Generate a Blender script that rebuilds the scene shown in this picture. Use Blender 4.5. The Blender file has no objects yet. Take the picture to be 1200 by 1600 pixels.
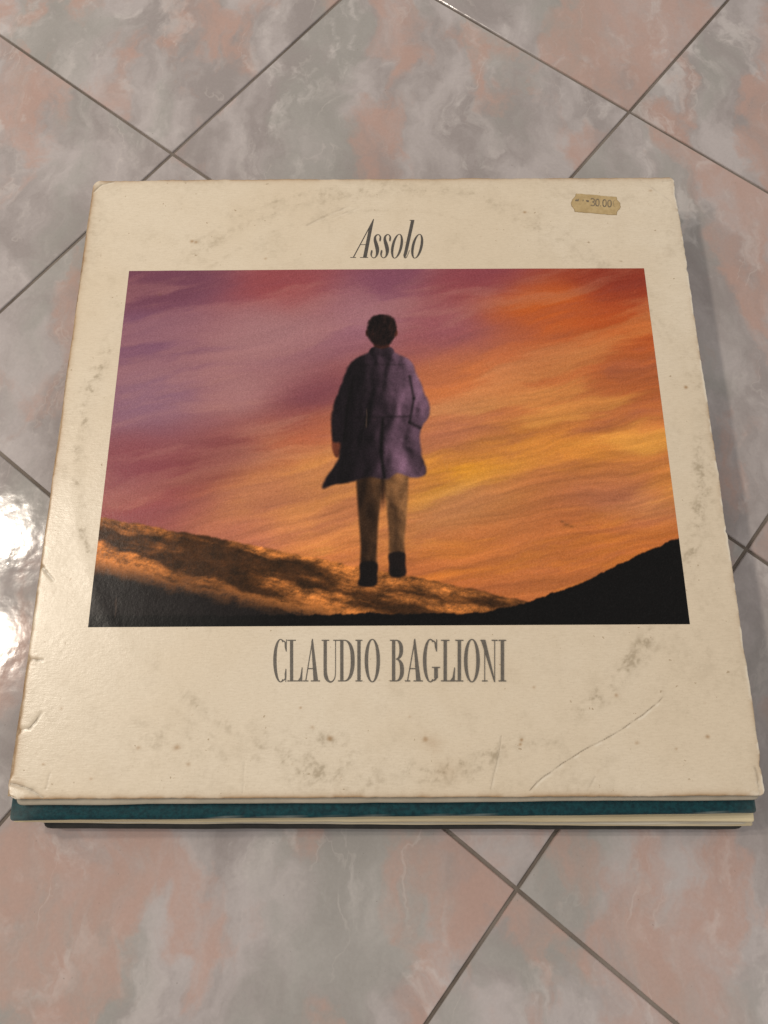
import bpy, math
import numpy as np
from mathutils import Matrix, Vector

# ------------------------------------------------------------------ camera
scene = bpy.context.scene
TOP = 0.030                      # height of the stack's top cover above the floor (m)
F_PX = 1198.7                    # focal length in pixels of the 1200 x 1600 photograph
CAM = np.array([-0.00036, -0.14345, 0.33993 + TOP])
ROT = np.array([[0.99998529, 0.00527069, 0.00127858],
                [-0.00461627, 0.95089794, -0.30947018],
                [-0.00284692, 0.30945972, 0.95090829]])
cam_data = bpy.data.cameras.new('camera')
cam = bpy.data.objects.new('camera', cam_data)
scene.collection.objects.link(cam)
cam_data.sensor_fit = 'AUTO'
cam_data.sensor_width = 36.0
cam_data.lens = F_PX / 1600.0 * 36.0
cam_data.clip_start = 0.01
cam_data.clip_end = 50.0
M4 = Matrix([list(ROT[i]) + [CAM[i]] for i in range(3)] + [[0, 0, 0, 1]])
cam.matrix_world = M4
scene.camera = cam

# ------------------------------------------------------------------ light
world = bpy.data.worlds.new('World')
scene.world = world
world.use_nodes = True
bg = world.node_tree.nodes['Background']
bg.inputs['Color'].default_value = (1.0, 0.945, 0.90, 1)
bg.inputs['Strength'].default_value = 0.60

def lamp(name, loc, target, power, size, color):
    d = bpy.data.lights.new(name, 'AREA')
    d.shape = 'DISK'
    d.size = size
    d.energy = power
    d.color = color
    o = bpy.data.objects.new(name, d)
    scene.collection.objects.link(o)
    o.location = loc
    o.rotation_euler = (Vector(target) - Vector(loc)).to_track_quat('-Z', 'Y').to_euler()
    return o
WARM = (1.0, 0.89, 0.76)
lamp('ceiling_lamp_bulb', (-0.80, 0.300, 1.15), (-0.25, 0, 0), 4.0, 0.080, WARM)
lamp('ceiling_lamp_bulb', (-0.805, 0.090, 1.15), (-0.25, 0, 0), 4.0, 0.080, WARM)

vs = scene.view_settings
vs.view_transform = 'Standard'
vs.look = 'None'
vs.exposure = 0.0
vs.gamma = 1.0
vs.use_curve_mapping = False

# ------------------------------------------------------------------ helpers
rng = np.random.default_rng(7)

def at(px, py, z=TOP):
    """point of the horizontal plane z seen at a pixel of the 1200x1600 photograph"""
    d = ROT @ np.array([(px - 600) / F_PX, -(py - 800) / F_PX, -1.0])
    return CAM + d * ((z - CAM[2]) / d[2])

_GRID = {}
def vnoise(x, y, scale, seed=0):
    """smooth value noise in numpy"""
    if seed not in _GRID: _GRID[seed] = np.random.default_rng(seed).random((256, 256))
    g = _GRID[seed]
    x = np.asarray(x, float) * scale + 31.7
    y = np.asarray(y, float) * scale + 17.3
    xi = np.floor(x).astype(int); yi = np.floor(y).astype(int)
    fx = x - xi; fy = y - yi
    fx = fx * fx * (3 - 2 * fx); fy = fy * fy * (3 - 2 * fy)
    a = g[xi % 256, yi % 256]; b = g[(xi + 1) % 256, yi % 256]
    c = g[xi % 256, (yi + 1) % 256]; d = g[(xi + 1) % 256, (yi + 1) % 256]
    return (a * (1 - fx) + b * fx) * (1 - fy) + (c * (1 - fx) + d * fx) * fy

def fbm(x, y, scale, seed=0, octv=4, gain=0.5):
    x, y = 0.8 * np.asarray(x, float) + 0.6 * np.asarray(y, float), -0.6 * np.asarray(x, float) + 0.8 * np.asarray(y, float)
    s = 0; amp = 1; tot = 0
    for k in range(octv):
        s = s + amp * vnoise(x, y, scale * 2 ** k, seed + k * 13)
        tot += amp; amp *= gain
    return s / tot

def sstep(a, b, x):
    t = np.clip((x - a) / (b - a), 0, 1)
    return t * t * (3 - 2 * t)

def seg_dist(x, y, ax, ay, bx, by):
    dx, dy = bx - ax, by - ay
    t = np.clip(((x - ax) * dx + (y - ay) * dy) / (dx * dx + dy * dy + 1e-18), 0, 1)
    return np.hypot(x - ax - t * dx, y - ay - t * dy), t

def lin(c):
    c = np.asarray(c, float) / 255.0
    return np.where(c <= 0.04045, c / 12.92, ((c + 0.055) / 1.055) ** 2.4)

def empty(name, loc=(0, 0, 0), rz=0):
    o = bpy.data.objects.new(name, None)
    o.empty_display_size = 0.05
    scene.collection.objects.link(o)
    o.location = loc
    o.rotation_euler = (0, 0, rz)
    return o

def tag(o, label=None, cat=None, group=None, kind=None):
    for k, v in (('label', label), ('category', cat), ('group', group), ('kind', kind)):
        if v: o[k] = v
    return o

def mesh_obj(name, verts, faces, mat=None, parent=None, smooth=False):
    me = bpy.data.meshes.new(name)
    me.from_pydata([tuple(map(float, v)) for v in verts], [], [tuple(map(int, f)) for f in faces])
    me.update()
    if smooth:
        me.polygons.foreach_set('use_smooth', [True] * len(me.polygons))
    if mat: me.materials.append(mat)
    o = bpy.data.objects.new(name, me)
    scene.collection.objects.link(o)
    if parent is not None: o.parent = parent
    return o

def quad_mesh(name, V, Q, mat=None, parent=None, colors=None, attr='Col'):
    """big meshes from numpy arrays, all quads"""
    me = bpy.data.meshes.new(name)
    me.vertices.add(len(V)); me.vertices.foreach_set('co', np.asarray(V, np.float32).ravel())
    me.loops.add(Q.size); me.loops.foreach_set('vertex_index', Q.astype(np.int32).ravel())
    me.polygons.add(len(Q))
    me.polygons.foreach_set('loop_start', np.arange(0, Q.size, 4, dtype=np.int32))
    me.polygons.foreach_set('loop_total', np.full(len(Q), 4, np.int32))
    me.polygons.foreach_set('use_smooth', np.ones(len(Q), bool))
    me.update(calc_edges=True)
    if colors is not None:
        a = me.attributes.new(attr, 'FLOAT_COLOR', 'POINT')
        c = np.ones((len(V), 4), np.float32); c[:, :colors.shape[1]] = colors
        a.data.foreach_set('color', c.ravel())
    if mat: me.materials.append(mat)
    me.validate()
    o = bpy.data.objects.new(name, me)
    scene.collection.objects.link(o)
    if parent is not None: o.parent = parent
    return o

class NT:
    """small node-tree writer"""
    def __init__(self, name):
        self.m = bpy.data.materials.new(name); self.m.use_nodes = True
        self.t = self.m.node_tree; self.n = self.t.nodes; self.n.clear()
        self.out = self.n.new('ShaderNodeOutputMaterial')
        self.b = self.n.new('ShaderNodeBsdfPrincipled')
        self.t.links.new(self.b.outputs[0], self.out.inputs['Surface'])
    def put(self, sock, v):
        if hasattr(v, 'is_output'): self.t.links.new(v, sock)
        elif v is not None: sock.default_value = v
    def set(self, **kw):
        for k, v in kw.items(): self.put(self.b.inputs[k.replace('_', ' ')], v)
    def pos(self): return self.n.new('ShaderNodeNewGeometry').outputs['Position']
    def attr(self, name):
        a = self.n.new('ShaderNodeAttribute'); a.attribute_name = name; return a.outputs['Color']
    def sep(self, c):
        s = self.n.new('ShaderNodeSeparateColor'); self.put(s.inputs[0], c); return s.outputs
    def mapping(self, v, loc=(0, 0, 0), rot=(0, 0, 0), scale=(1, 1, 1)):
        m = self.n.new('ShaderNodeMapping'); self.put(m.inputs['Vector'], v)
        self.put(m.inputs['Location'], loc); self.put(m.inputs['Rotation'], rot); self.put(m.inputs['Scale'], scale)
        return m.outputs[0]
    def noise(self, v, scale, detail=4, rough=0.55, dist=0.0, color=False):
        m = self.n.new('ShaderNodeTexNoise'); self.put(m.inputs['Vector'], v)
        m.inputs['Scale'].default_value = scale; m.inputs['Detail'].default_value = detail
        m.inputs['Roughness'].default_value = rough; m.inputs['Distortion'].default_value = dist
        return m.outputs[1 if color else 0]
    def math(self, op, a, b=0.0, clamp=False):
        m = self.n.new('ShaderNodeMath'); m.operation = op; m.use_clamp = clamp
        self.put(m.inputs[0], a); self.put(m.inputs[1], b); return m.outputs[0]
    def vmath(self, op, a, b):
        m = self.n.new('ShaderNodeVectorMath'); m.operation = op
        self.put(m.inputs[0], a); self.put(m.inputs[1], b); return m.outputs[0]
    def scale(self, v, k):
        m = self.n.new('ShaderNodeVectorMath'); m.operation = 'SCALE'
        self.put(m.inputs[0], v); self.put(m.inputs['Scale'], k); return m.outputs[0]
    def rng(self, v, a, b, c=0.0, d=1.0, smooth=True):
        m = self.n.new('ShaderNodeMapRange'); m.interpolation_type = 'SMOOTHSTEP' if smooth else 'LINEAR'
        self.put(m.inputs[0], v)
        for i, x in enumerate((a, b, c, d)): m.inputs[i + 1].default_value = x
        return m.outputs[0]
    def mix(self, f, a, b, mode='MIX'):
        m = self.n.new('ShaderNodeMix'); m.data_type = 'RGBA'; m.blend_type = mode
        self.put(m.inputs['Factor'], f)
        for s, v in ((m.inputs[6], a), (m.inputs[7], b)):
            self.put(s, v if hasattr(v, 'is_output') else (tuple(v) + (1.0,))[:4])
        return m.outputs[2]
    def bump(self, h, strength=0.3, dist=0.001):
        m = self.n.new('ShaderNodeBump'); m.inputs['Strength'].default_value = strength
        m.inputs['Distance'].default_value = dist; self.put(m.inputs['Height'], h)
        self.t.links.new(m.outputs[0], self.b.inputs['Normal']); return m

# ------------------------------------------------------------------ materials
def mat_tile():
    k = NT('marbled_tile')
    info = k.n.new('ShaderNodeObjectInfo')
    off = k.scale(info.outputs['Location'], 3.7)
    p0 = k.vmath('ADD', k.pos(), off)
    # bands of colour run one way, dragged out and feathered as in printed marble
    p = k.mapping(p0, rot=(0, 0, math.radians(24)), scale=(1.0, 0.46, 1.0))
    warp = k.noise(k.mapping(p0, loc=(3, 1, 0)), 16, 5, 0.55, color=True)
    pw = k.vmath('ADD', p, k.scale(k.vmath('SUBTRACT', warp, (0.5, 0.5, 0.5)), 0.050))
    cloud = k.noise(pw, 22, 9, 0.60)
    big = k.noise(k.mapping(pw, loc=(5, 2, 0)), 12, 9, 0.57)
    pink = k.rng(big, 0.49, 0.56)
    pink = k.math('MULTIPLY', pink, k.rng(k.noise(k.mapping(pw, loc=(1, 8, 0)), 44, 8, 0.62), 0.30, 0.60, 0.30, 1.0))
    green = k.rng(k.noise(k.mapping(pw, loc=(9, 4, 0)), 14, 7, 0.55), 0.47, 0.60)
    c = k.mix(k.rng(cloud, 0.37, 0.63), (0.325, 0.288, 0.278), (0.490, 0.446, 0.436))
    c = k.mix(k.math('MULTIPLY', green, 0.62), c, (0.345, 0.340, 0.312))
    c = k.mix(k.math('MULTIPLY', pink, 0.78), c, (0.490, 0.318, 0.262))
    # cloudy pale flecks, sharper towards one side
    f1 = k.noise(k.mapping(pw, loc=(4, 4, 0)), 58, 8, 0.60)
    fleck = k.math('MULTIPLY', k.rng(f1, 0.50, 0.66), k.rng(k.noise(k.mapping(pw, loc=(7, 7, 0)), 17, 4), 0.40, 0.60))
    c = k.mix(k.math('MULTIPLY', fleck, 0.52), c, (0.640, 0.595, 0.570))
    # fine pale veins, broken
    for loc, sc, wd, amt in (((2, 6, 0), 9, 0.0050, 0.26), ((8, 3, 0), 15, 0.006, 0.20)):
        vn = k.noise(k.mapping(pw, loc=loc, scale=(1, 0.6, 1)), sc, 6, 0.52)
        vein = k.math('SUBTRACT', 1.0, k.rng(k.math('ABSOLUTE', k.math('SUBTRACT', vn, 0.5)), 0.0, wd))
        vein = k.math('MULTIPLY', vein, k.rng(k.noise(k.mapping(p0, loc=loc), 26, 3), 0.46, 0.66))
        c = k.mix(k.math('MULTIPLY', vein, amt), c, (0.66, 0.60, 0.56))
    g = k.rng(k.noise(p0, 650, 3, 0.7), 0.25, 0.75, 0.955, 1.045, smooth=False)
    c = k.mix(1.0, c, k.math('MULTIPLY', g, 0.97), 'MULTIPLY')
    dust = k.rng(k.noise(k.pos(), 520, 2, 0.5), 0.745, 0.775, 0.0, 0.5)
    c = k.mix(dust, c, (0.20, 0.17, 0.145))
    k.set(Base_Color=c)
    k.put(k.b.inputs['Roughness'], k.rng(k.noise(p0, 60, 5), 0.3, 0.7, 0.07, 0.14))
    k.put(k.b.inputs['Specular IOR Level'], 0.42)
    h = k.math('ADD', k.noise(k.pos(), 210, 2, 0.35), k.math('MULTIPLY', k.noise(k.pos(), 60, 2), 1.6))
    k.bump(h, 0.055, 0.0010)
    return k.m

def mat_grout():
    k = NT('grey_grout')
    n = k.noise(k.pos(), 160, 6, 0.65)
    c = k.mix(n, (0.075, 0.058, 0.045), (0.21, 0.175, 0.145))
    c = k.mix(k.rng(k.noise(k.pos(), 11, 3), 0.4, 0.65), c, (0.24, 0.205, 0.175))
    k.set(Base_Color=c, Roughness=0.9)
    k.bump(k.noise(k.pos(), 900, 4), 0.6, 0.0006)
    return k.m

def mat_cover():
    k = NT('yellowed_card')
    w = k.sep(k.attr('Wear'))
    p = k.pos()
    c = k.mix(k.rng(k.noise(p, 9, 5, 0.6), 0.35, 0.65), (0.765, 0.672, 0.528), (0.722, 0.615, 0.462))
    c = k.mix(k.rng(k.noise(p, 70, 6, 0.65), 0.50, 0.80, 0.0, 0.22), c, (0.50, 0.41, 0.28))
    fib = k.noise(k.mapping(p, scale=(0.35, 1.6, 1.0)), 900, 4, 0.7)
    c = k.mix(k.rng(fib, 0.30, 0.72, 0.0, 0.24), c, (0.49, 0.40, 0.28))
    c = k.mix(k.rng(k.noise(p, 1300, 2, 0.6), 0.52, 0.72, 0.0, 0.16), c, (0.40, 0.32, 0.21))
    c = k.mix(w[0], c, (0.300, 0.235, 0.145))          # grime
    c = k.mix(w[1], c, (0.34, 0.185, 0.065))           # foxing, rubbed edges
    c = k.mix(w[2], c, (0.16, 0.115, 0.07))            # cracks
    al = [n for n in k.n if n.type == 'ATTRIBUTE'][0].outputs['Alpha']
    c = k.mix(al, c, (0.84, 0.77, 0.64))
    speck = k.rng(k.noise(p, 420, 2, 0.5), 0.735, 0.77, 0.0, 0.6)
    c = k.mix(speck, c, (0.30, 0.20, 0.10))
    k.set(Base_Color=c)
    k.put(k.b.inputs['Roughness'], k.rng(k.noise(p, 35, 4), 0.3, 0.7, 0.22, 0.33))
    k.put(k.b.inputs['Specular IOR Level'], 0.45)
    h = k.math('ADD', fib, k.math('MULTIPLY', k.noise(p, 300, 4, 0.6), 1.4))
    k.bump(h, 0.20, 0.0003)
    return k.m

def mat_print():
    k = NT('printed_picture')
    p = k.pos()
    c = k.attr('Col')
    g = k.rng(k.noise(p, 1500, 3, 0.7), 0.25, 0.75, 0.82, 1.16, smooth=False)
    c = k.mix(1.0, c, g, 'MULTIPLY')
    sc = k.rng(k.noise(k.mapping(p, scale=(1, 0.12, 1)), 300, 3, 0.6), 0.70, 0.76, 0, 0.07)
    c = k.mix(sc, c, (0.5, 0.33, 0.24))
    k.set(Base_Color=c)
    k.put(k.b.inputs['Roughness'], k.rng(k.noise(p, 40, 4), 0.3, 0.7, 0.22, 0.32))
    k.put(k.b.inputs['Specular IOR Level'], 0.16)
    h = k.math('ADD', k.noise(p, 700, 4, 0.7), k.math('MULTIPLY', k.noise(p, 300, 4, 0.6), 1.4))
    k.bump(h, 0.16, 0.0003)
    return k.m

def mat_flat(name, a, b, scale, rough=0.5, bump=0.25, bscale=800, spec=0.4, stretch=(1, 1, 1)):
    k = NT(name)
    p = k.mapping(k.pos(), scale=stretch)
    n = k.noise(p, scale, 5, 0.65)
    c = k.mix(k.rng(n, 0.32, 0.68), a, b)
    k.set(Base_Color=c, Roughness=rough)
    k.put(k.b.inputs['Specular IOR Level'], spec)
    k.bump(k.noise(k.pos(), bscale, 4, 0.65), bump, 0.0005)
    return k.m

def mat_teal():
    k = NT('teal_leather_paper')
    p = k.pos()
    n = k.noise(p, 420, 5, 0.7)
    c = k.mix(k.rng(n, 0.3, 0.7), (0.001, 0.022, 0.030), (0.004, 0.055, 0.066))
    rub = k.rng(k.noise(p, 160, 5, 0.7), 0.64, 0.78, 0, 0.15)
    c = k.mix(rub, c, (0.09, 0.17, 0.18))
    w = k.sep(k.attr('Wear'))
    c = k.mix(w[0], c, (0.30, 0.33, 0.30))
    k.set(Base_Color=c, Roughness=0.55); k.put(k.b.inputs['Specular IOR Level'], 0.22)
    k.bump(k.noise(p, 1100, 4, 0.6), 0.55, 0.0006)
    return k.m

TILE, GROUT, COVER, PRINT, TEAL = mat_tile(), mat_grout(), mat_cover(), mat_print(), mat_teal()
BACKCARD = mat_flat('shaded_grey_white_card', (0.42, 0.37, 0.29), (0.34, 0.30, 0.23), 60, 0.5)  # card colour darkened to include the shade on the lip under the cover
SPINE = mat_flat('browned_spine_card', (0.46, 0.36, 0.24), (0.25, 0.15, 0.075), 120, 0.55, 0.4)
CREAM = mat_flat('cream_card', (0.72, 0.62, 0.40), (0.58, 0.47, 0.28), 140, 0.45, 0.3, stretch=(0.1, 1, 1))
CREAM2 = mat_flat('ivory_card', (0.66, 0.58, 0.42), (0.52, 0.43, 0.27), 140, 0.5, 0.3, stretch=(0.1, 1, 1))
PAPER = mat_flat('white_inner_paper', (0.62, 0.58, 0.48), (0.45, 0.41, 0.33), 200, 0.6, stretch=(0.1, 1, 1))
BLACK = mat_flat('black_card', (0.010, 0.009, 0.007), (0.022, 0.019, 0.015), 200, 0.45)
BLACK2 = mat_flat('dark_brown_card', (0.020, 0.016, 0.011), (0.035, 0.026, 0.018), 200, 0.5)
INK = mat_flat('dark_grey_ink', (0.060, 0.053, 0.046), (0.095, 0.084, 0.070), 900, 0.45)
INK2 = mat_flat('warm_grey_ink', (0.105, 0.092, 0.076), (0.150, 0.132, 0.107), 900, 0.45)
STICK = mat_flat('tan_sticker_paper', (0.54, 0.405, 0.205), (0.43, 0.31, 0.145), 220, 0.6, 0.4)
STICKINK = mat_flat('faded_stamp_ink', (0.10, 0.085, 0.075), (0.26, 0.20, 0.125), 700, 0.6)
STICKINK2 = mat_flat('very_faded_stamp_ink', (0.30, 0.225, 0.125), (0.42, 0.31, 0.16), 700, 0.6)
STICKEDGE = mat_flat('brown_sticker_rim', (0.20, 0.125, 0.05), (0.33, 0.23, 0.10), 500, 0.6)

# ------------------------------------------------------------------ floor
GS, GA, GX, GY = 0.19673, -0.677994, -0.12657, 0.20326    # tile pitch, grid angle, one joint crossing
JOINT = 0.0015
floor = mesh_obj('floor', [(-1.9, -1.9, -0.0009), (1.9, -1.9, -0.0009), (1.9, 1.9, -0.0009), (-1.9, 1.9, -0.0009)],
                 [(0, 1, 2, 3)], GROUT)
tag(floor, kind='structure')
def tile_mesh():
    a = (GS - JOINT) / 2
    prof = [(a, -0.006), (a, -0.0011), (a - 0.0002, -0.0003), (a - 0.0006, 0.0)]
    V = []; Fc = []
    for r, z in prof: V += [(-r, -r, z), (r, -r, z), (r, r, z), (-r, r, z)]
    for l in range(len(prof) - 1):
        for i in range(4):
            j = (i + 1) % 4
            Fc.append((4 * l + i, 4 * l + j, 4 * l + 4 + j, 4 * l + 4 + i))
    Fc.append((12, 13, 14, 15))
    me = bpy.data.meshes.new('tile')
    me.from_pydata(V, [], Fc); me.update(); me.materials.append(TILE)
    return me
tm = tile_mesh()
ca, sa = math.cos(GA), math.sin(GA)
for i in range(-7, 9):
    for j in range(-9, 7):
        u, v = (i + 0.5) * GS, (j + 0.5) * GS
        t = bpy.data.objects.new('tile', tm)
        scene.collection.objects.link(t)
        t.parent = floor
        t.location = (GX + u * ca - v * sa, GY + u * sa + v * ca, float(rng.uniform(-0.00015, 0.00015)))
        t.rotation_euler = (float(rng.normal(0, 0.0009)), float(rng.normal(0, 0.0009)), GA)

# ------------------------------------------------------------------ top sleeve
S = 0.315; HS = S / 2
STACK = empty('record_sleeve', (0, 0, TOP - 0.006))
tag(STACK, 'yellowed cream record sleeve with orange sunset picture, on top of the stack', 'record sleeve',
    'record sleeves stacked on the floor')
def local(V, base=(0, 0, TOP - 0.006)):
    return np.asarray(V, float) - np.asarray(base)

CRACKS = [  # polylines in photo pixels, width m, strength, groove depth m
    ([(828, 1234), (850, 1212), (880, 1192), (912, 1172), (945, 1155), (975, 1137), (1005, 1115), (1036, 1090)], 0.00026, 0.70, 0.00022),
    ([(783, 1150), (779, 1178), (772, 1205), (767, 1232)], 0.00035, 0.30, 0.00018),
    ([(60, 882), (72, 893), (83, 906)], 0.0004, 0.7, 0.0004),
    ([(30, 1141), (45, 1138), (55, 1128), (63, 1114)], 0.0004, 0.7, 0.0004),
    ([(40, 1030), (58, 1031), (66, 1031)], 0.0005, 0.6, 0.0003),
    ([(20, 1224), (36, 1229), (50, 1235), (66, 1246)], 0.0005, 0.65, 0.0008),
    ([(78, 1208), (72, 1232)], 0.0003, 0.25, 0.0002),
    ([(382, 1190), (378, 1238)], 0.0004, 0.18, 0.0002),
    ([(147, 298), (158, 288), (176, 283)], 0.0006, 0.55, 0.0004),
    ([(1182, 1200), (1186, 1222), (1190, 1240)], 0.0006, 0.4, 0.0004),
    ([(1036, 283), (1050, 281)], 0.0005, 0.4, 0.0003),
    ([(480, 352), (510, 337), (545, 322)], 0.0009, 0.25, 0.0001),
    ([(520, 340), (560, 324)], 0.0005, 0.20, 0.0001),
    ([(838, 1222), (862, 1206)], 0.0004, 0.2, 0.0001),
    ([(918, 1235), (930, 1214)], 0.0005, 0.16, 0.0002),
    ([(1000, 280), (1045, 310), (1062, 330)], 0.0006, 0.18, 0.0001),
]
CR = [([at(*q)[:2] for q in pts], w, s, d) for pts, w, s, d in CRACKS]
def surf(x, y):
    """height of the cover's face: slightly bellied over the record, lower at the edges, creased"""
    x = np.asarray(x, float); y = np.asarray(y, float)
    r = np.hypot(x, y)
    z = 0.0005 * np.exp(-(r / 0.13) ** 4) - 0.00025
    ring = np.exp(-((r - 0.149) / 0.004) ** 2)
    z = z + 0.00010 * ring
    z = z + 0.0007 * (fbm(x, y, 11, 3, 3) - 0.5)
    e = np.minimum(HS - np.abs(x), HS - np.abs(y))
    z = z - 0.00022 * np.exp(-np.clip(e, 0, 1) / 0.0007)
    nx = x + 0.0009 * (fbm(x, y, 170, 61, 4) - 0.5); ny = y + 0.0009 * (fbm(x, y, 170, 67, 4) - 0.5)
    for pts, w, s, d in CR:
        for a, b in zip(pts[:-1], pts[1:]):
            ds, _ = seg_dist(nx, ny, a[0], a[1], b[0], b[1])
            z = np.minimum(z, z) - d * 0.6 * np.exp(-(ds / (w * 1.3)) ** 2) / 1.0
    # dog-eared near-left corner
    cx, cy = -HS, -HS
    t = (x - cx) * 0.45 + (y - cy)
    z = z + 0.0012 * np.clip(1 - t / 0.0085, 0, 1) * 0.8
    return TOP + z

N = 640
g1 = np.linspace(-HS, HS, N)
X, Y = np.meshgrid(g1, g1, indexing='xy')         # rows = y
# uneven, rubbed outline
def edge_wob(t, seed): return 0.0009 * (fbm(t, t * 0 + 0.3, 60, seed, 4) - 0.5) + 0.0005 * (fbm(t, t * 0 + 0.9, 400, seed + 5, 2) - 0.5)
def notch(t, px, axis, w, depth):
    p = at(*px)[axis]; return depth * np.exp(-((t - p) / w) ** 2)
def corner(t, r):
    d = np.clip(HS - np.abs(t), 0, r); return r - np.sqrt(np.maximum(r * r - (r - d) ** 2, 0))
left = -HS + edge_wob(g1, 5) + corner(g1, 0.0022) + notch(g1, (60, 885), 1, 0.001, 0.0009) + notch(g1, (40, 1030), 1, 0.0016, 0.0012) + notch(g1, (28, 1143), 1, 0.0012, 0.0012) + notch(g1, (20, 1225), 1, 0.003, -0.0012)
right = HS + edge_wob(g1, 25) - corner(g1, 0.0013) - notch(g1, (1060, 300), 1, 0.009, 0.0010) - notch(g1, (1075, 420), 1, 0.0016, 0.0006) - notch(g1, (1135, 830), 1, 0.001, 0.0006) - notch(g1, (1190, 1195), 1, 0.002, 0.0006)
bot = -HS + 0.6 * edge_wob(g1, 45) + corner(g1, 0.0012)
top_ = HS + edge_wob(g1, 65) - corner(g1, 0.0018)
fall = lambda d: np.exp(-d / 0.004)
PX = X + (left + HS)[:, None] * fall(X + HS) + (right - HS)[:, None] * fall(HS - X)
PY = Y + (bot + HS)[None, :] * fall(Y + HS) + (top_ - HS)[None, :] * fall(HS - Y)
Z = surf(X, Y)
# wear masks
r = np.hypot(X - 0.001, Y - 0.001)
th = np.arctan2(Y, X)
grain = fbm(X, Y, 330, 101, 4, 0.65)
cloud = fbm(X, Y, 38, 111, 4)
ringw = np.exp(-((r - 0.1485 + 0.004 * (fbm(X, Y, 22, 131) - 0.5)) / 0.0035) ** 2)
ringw = ringw * sstep(0.42, 0.74, fbm(X, Y, 200, 121, 4, 0.78)) * sstep(0.40, 0.60, fbm(X, Y, 30, 126, 2)) * 0.75
ring2 = np.exp(-((r - 0.136) / 0.0011) ** 2) * sstep(0.6, 1.0, np.cos(th - 1.95)) * 0.22 * sstep(0.40, 0.6, grain)
grime = ringw + ring2 + 0.20 * np.exp(-((r - 0.1475 - 0.002 * np.sin(th * 3)) / 0.0022) ** 2) * sstep(0.36, 0.62, grain) * sstep(.36, .6, fbm(X, Y, 18, 136, 3)) + 0.16 * np.exp(-((r - 0.1535) / 0.0012) ** 2) * sstep(0.42, 0.66, grain)
smears = [(300, 375, .018, .004, .25), (400, 335, .020, .004, .35), (470, 310, .022, .004, .45), (560, 298, .02, .004, .40), (700, 300, .03, .003, .28), (820, 330, .012, .006, .2),
          (900, 395, .010, .012, .3), (330, 1150, .020, .005, .6), (260, 1160, .025, .008, .3), (420, 1180, .03, .009, .25), (510, 1155, .010, .004, .55),
          (500, 1205, .035, .008, .40), (660, 1205, .035, .006, .38), (670, 1158, .006, .005, .25), (700, 1205, .012, .004, .4), (840, 1160, .012, .003, .5), (1100, 640, .004, .03, .4),
          (1105, 760, .004, .03, .38), (1150, 1020, .004, .008, .4), (1030, 1000, .012, .006, .3), (1060, 560, .004, .02, .3), (60, 1020, .006, .004, .45), (1020, 320, .02, .006, .15)]
for px, py, sx, sy, k in smears:
    c = at(px, py)
    grime = grime + k * np.exp(-((X - c[0]) / sx) ** 2 - ((Y - c[1]) / sy) ** 2) * sstep(0.40, 0.78, fbm(X, Y, 240, 141, 4, 0.8)) * sstep(0.3, 0.62, fbm(X, Y, 60, 143, 3))
e = np.minimum(np.minimum(X - (-HS), HS - X), np.minimum(Y + HS, HS - Y))
grime = grime + 0.25 * np.exp(-e / 0.006) * sstep(0.35, 0.7, cloud) + 0.16 * sstep(0.54, 0.78, fbm(X, Y, 60, 171, 6, 0.72))
fox = 0.55 * np.exp(-e / 0.0010) * sstep(0.30, 0.62, fbm(X, Y, 90, 151, 3)) + 0.5 * np.exp(-(Y + HS) / 0.0009) + 0.35 * np.exp(-(HS - Y) / 0.0012) + 0.4 * np.exp(-(X + HS) / 0.0012)
spots = [(665, 1155, .0016, .7), (675, 1160, .0045, .25), (815, 1156, .0008, .9), (813, 1163, .0007, .8), (963, 1086, .0010, .6), (1106, 1151, .0010, .7), (1072, 605, .0011, .9),
         (820, 331, .0009, .8), (300, 377, .0012, .8), (306, 378, .0011, .7), (1017, 297, .0009, .5), (415, 404, .0008, .5), (96, 1107, .0008, .5), (67, 1194, .0007, .7), (216, 1168, .0010, .5),
         (276, 1168, .0014, .6), (294, 1194, .0009, .5), (515, 1154, .0012, .7), (142, 1217, .0008, .5), (995, 1161, .0010, .45), (1057, 1170, .0007, .5), (488, 1136, .0009, .4), (110, 905, .0006, .7),
         (85, 690, .0008, .5), (30, 1228, .0025, .5), (50, 1030, .0030, .35), (640, 1120, .0006, .4), (700, 1205, .006, .15), (834, 1074, .0007, .5), (470, 1106, .0005, .8), (20, 1225, .0035, .5), (1192, 1238, .002, .4), (250, 460, .0008, .4)]
rs = np.random.default_rng(5)
for _ in range(150):
    spots.append((rs.uniform(40, 1170), rs.uniform(285, 1240), rs.uniform(.0002, .0005), rs.uniform(.12, .45)))
for px, py, s, k in spots:
    c = at(px, py)
    m = (np.abs(X - c[0]) < 4 * s) & (np.abs(Y - c[1]) < 4 * s)
    dd = np.hypot(X[m] - c[0], (Y[m] - c[1]) * 1.2) * (0.7 + 0.8 * fbm(X[m], Y[m], 600, 163, 2))
    fox[m] = np.maximum(fox[m], k * np.exp(-(dd / s) ** 2))
crack = np.zeros_like(X); rim = np.zeros_like(X)
nx = X + 0.0009 * (fbm(X, Y, 170, 61, 4) - 0.5); ny = Y + 0.0009 * (fbm(X, Y, 170, 67, 4) - 0.5)
for pts, w, s, d in CR:
    for a, b in zip(pts[:-1], pts[1:]):
        d2, _ = seg_dist(nx, ny, a[0] + .0004, a[1] - .0006, b[0] + .0004, b[1] - .0006)
        rim = np.maximum(rim, 0.55 * min(1, s * 1.4) * np.exp(-(d2 / .00045) ** 2) * sstep(.38, .6, fbm(X, Y, 260, 187, 3)))
        ds, _ = seg_dist(nx, ny, a[0], a[1], b[0], b[1])
        crack = np.maximum(crack, s * np.exp(-(ds / (w * 0.75)) ** 2) * (0.35 + 0.9 * sstep(0.3, 0.6, fbm(X, Y, 300, 181, 3))))
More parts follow.
